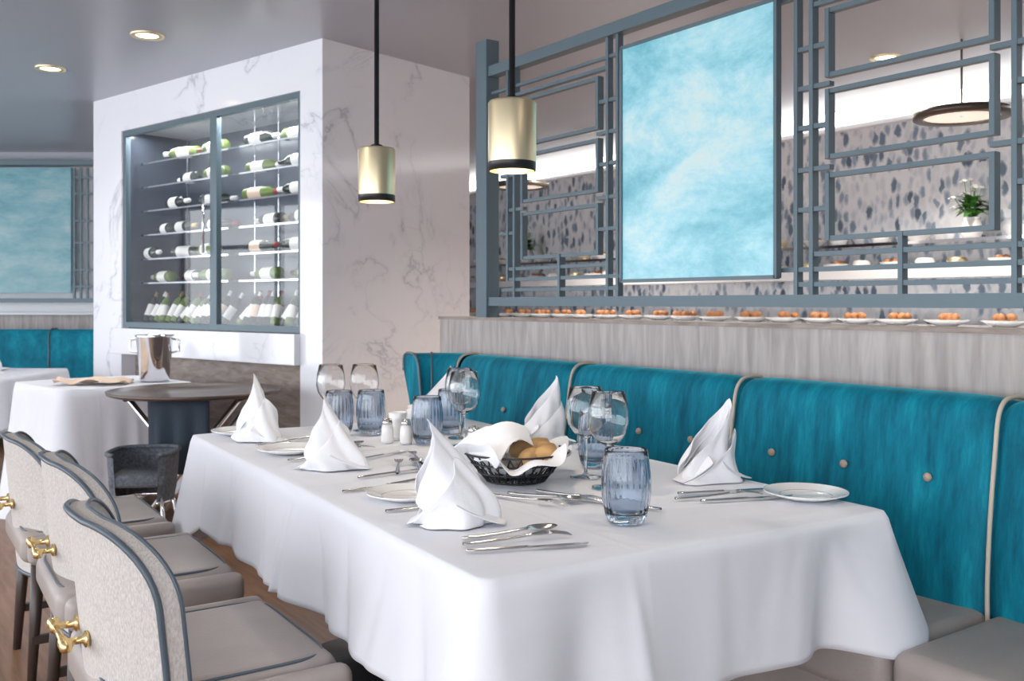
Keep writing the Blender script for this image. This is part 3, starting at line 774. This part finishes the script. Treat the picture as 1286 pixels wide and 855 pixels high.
# ------------------------------------------------------------------ buffet room behind the screen
bf=empty('buffet_counter',(0,0,0))
sbox('counter_body',5.2,5.95,-1.5,9.5,0,1.02,'white',bf); sbox('counter_top',5.15,5.97,-1.55,9.55,1.02,1.06,'marble',bf)
sbox('shelf',5.62,5.98,-1.0,9.0,1.36,1.42,'white',bf); sbox('shelf_upper',5.70,5.98,-1.0,9.0,1.58,1.60,'chrome',bf)
mb=MB(); r_=random.Random(5); y=-1.3
while y<9.2:
    mb.lathe([(.05,0),(.11,.03),(.13,.04),(.001,.03)],'porc',T((5.35,y,1.06)),n=20,cap=False)
    for q in range(6): mb.lathe([(.001,-.025),(.025,-.01),(.025,.01),(.001,.025)],'food',T((5.35+r_.uniform(-.06,.06),y+r_.uniform(-.06,.06),1.115)),n=8)
    y+=r_.uniform(.26,.36)
for zz,xx in ((1.42,5.78),(1.60,5.84)):
    y=-.9
    while y<8.9:
        k=r_.random()
        if k<.55:
            mb.lathe([(.04,0),(.09,.04),(.10,.05),(.001,.03)],'porc',T((xx,y,zz)),n=20,cap=False)
            for q in range(5): mb.lathe([(.001,-.02),(.022,-.01),(.022,.01),(.001,.02)],'food',T((xx+r_.uniform(-.05,.05),y+r_.uniform(-.05,.05),zz+.055)),n=8)
        else: mb.lathe([(.05,0),(.065,.05),(.05,.07)],r_.choice(['porc','champ','porc']),T((xx,y,zz)),n=14)
        y+=r_.uniform(.2,.34)
        if zz>1.5 and (3.0<y<3.4 or 7.7<y<8.1): y+=.4
mb.build('serving_dishes',bf)
vase('potted_orchid',5.82,3.2,1.601,1.2,seed=8,fl=16)
vase('potted_orchid',5.82,7.9,1.601,1.2,seed=9,fl=16)
def ringlamp(x,y,z,r):
    m=MB(); m.lathe([(r*.8,0),(r,0),(r,.04),(r*.8,.04),(r*.8,0)],'bronze',n=48,cap=False); m.lathe([(r*.78,.01),(.01,.01)],'lamp2',n=48,cap=False); m.lathe([(.006,.04),(.006,CZ-z)],'bronze',n=10)
    for a in (0,2.1,4.2): m.tube([(0,0,.05),(r*.9*math.cos(a),r*.9*math.sin(a),.03)],.004,'bronze',n=6)
    m.build('ring_pendant_lamp',loc=(x,y,z))
ringlamp(4.9,2.75,2.18,.24); ringlamp(4.8,4.2,2.18,.24); ringlamp(4.8,6.6,2.18,.24); ringlamp(4.9,1.0,2.18,.24)
# ------------------------------------------------------------------ light
w=bpy.data.worlds.new('World'); S.world=w; w.use_nodes=True
nt=w.node_tree; bg=nt.nodes['Background']; bg.inputs[0].default_value=(.90,.94,1,1); bg.inputs[1].default_value=5.2
sun=bpy.data.lights.new('sun','SUN'); sun.energy=1.8; sun.angle=.35; sun.color=(1,.96,.9)
o=bpy.data.objects.new('sun',sun); link(o); o.rotation_euler=(math.radians(62),0,math.radians(-50))
# ------------------------------------------------------------------ camera
c=bpy.data.cameras.new('camera'); c.sensor_width=36; c.lens=36*1200/1286; c.shift_y=-47.5/1286; c.clip_start=.05
c.dof.use_dof=True; c.dof.focus_distance=2.2; c.dof.aperture_fstop=7.0
o=bpy.data.objects.new('camera',c); link(o); o.location=(0,0,1.2); o.rotation_euler=(math.pi/2,0,-YAW)
S.camera=o
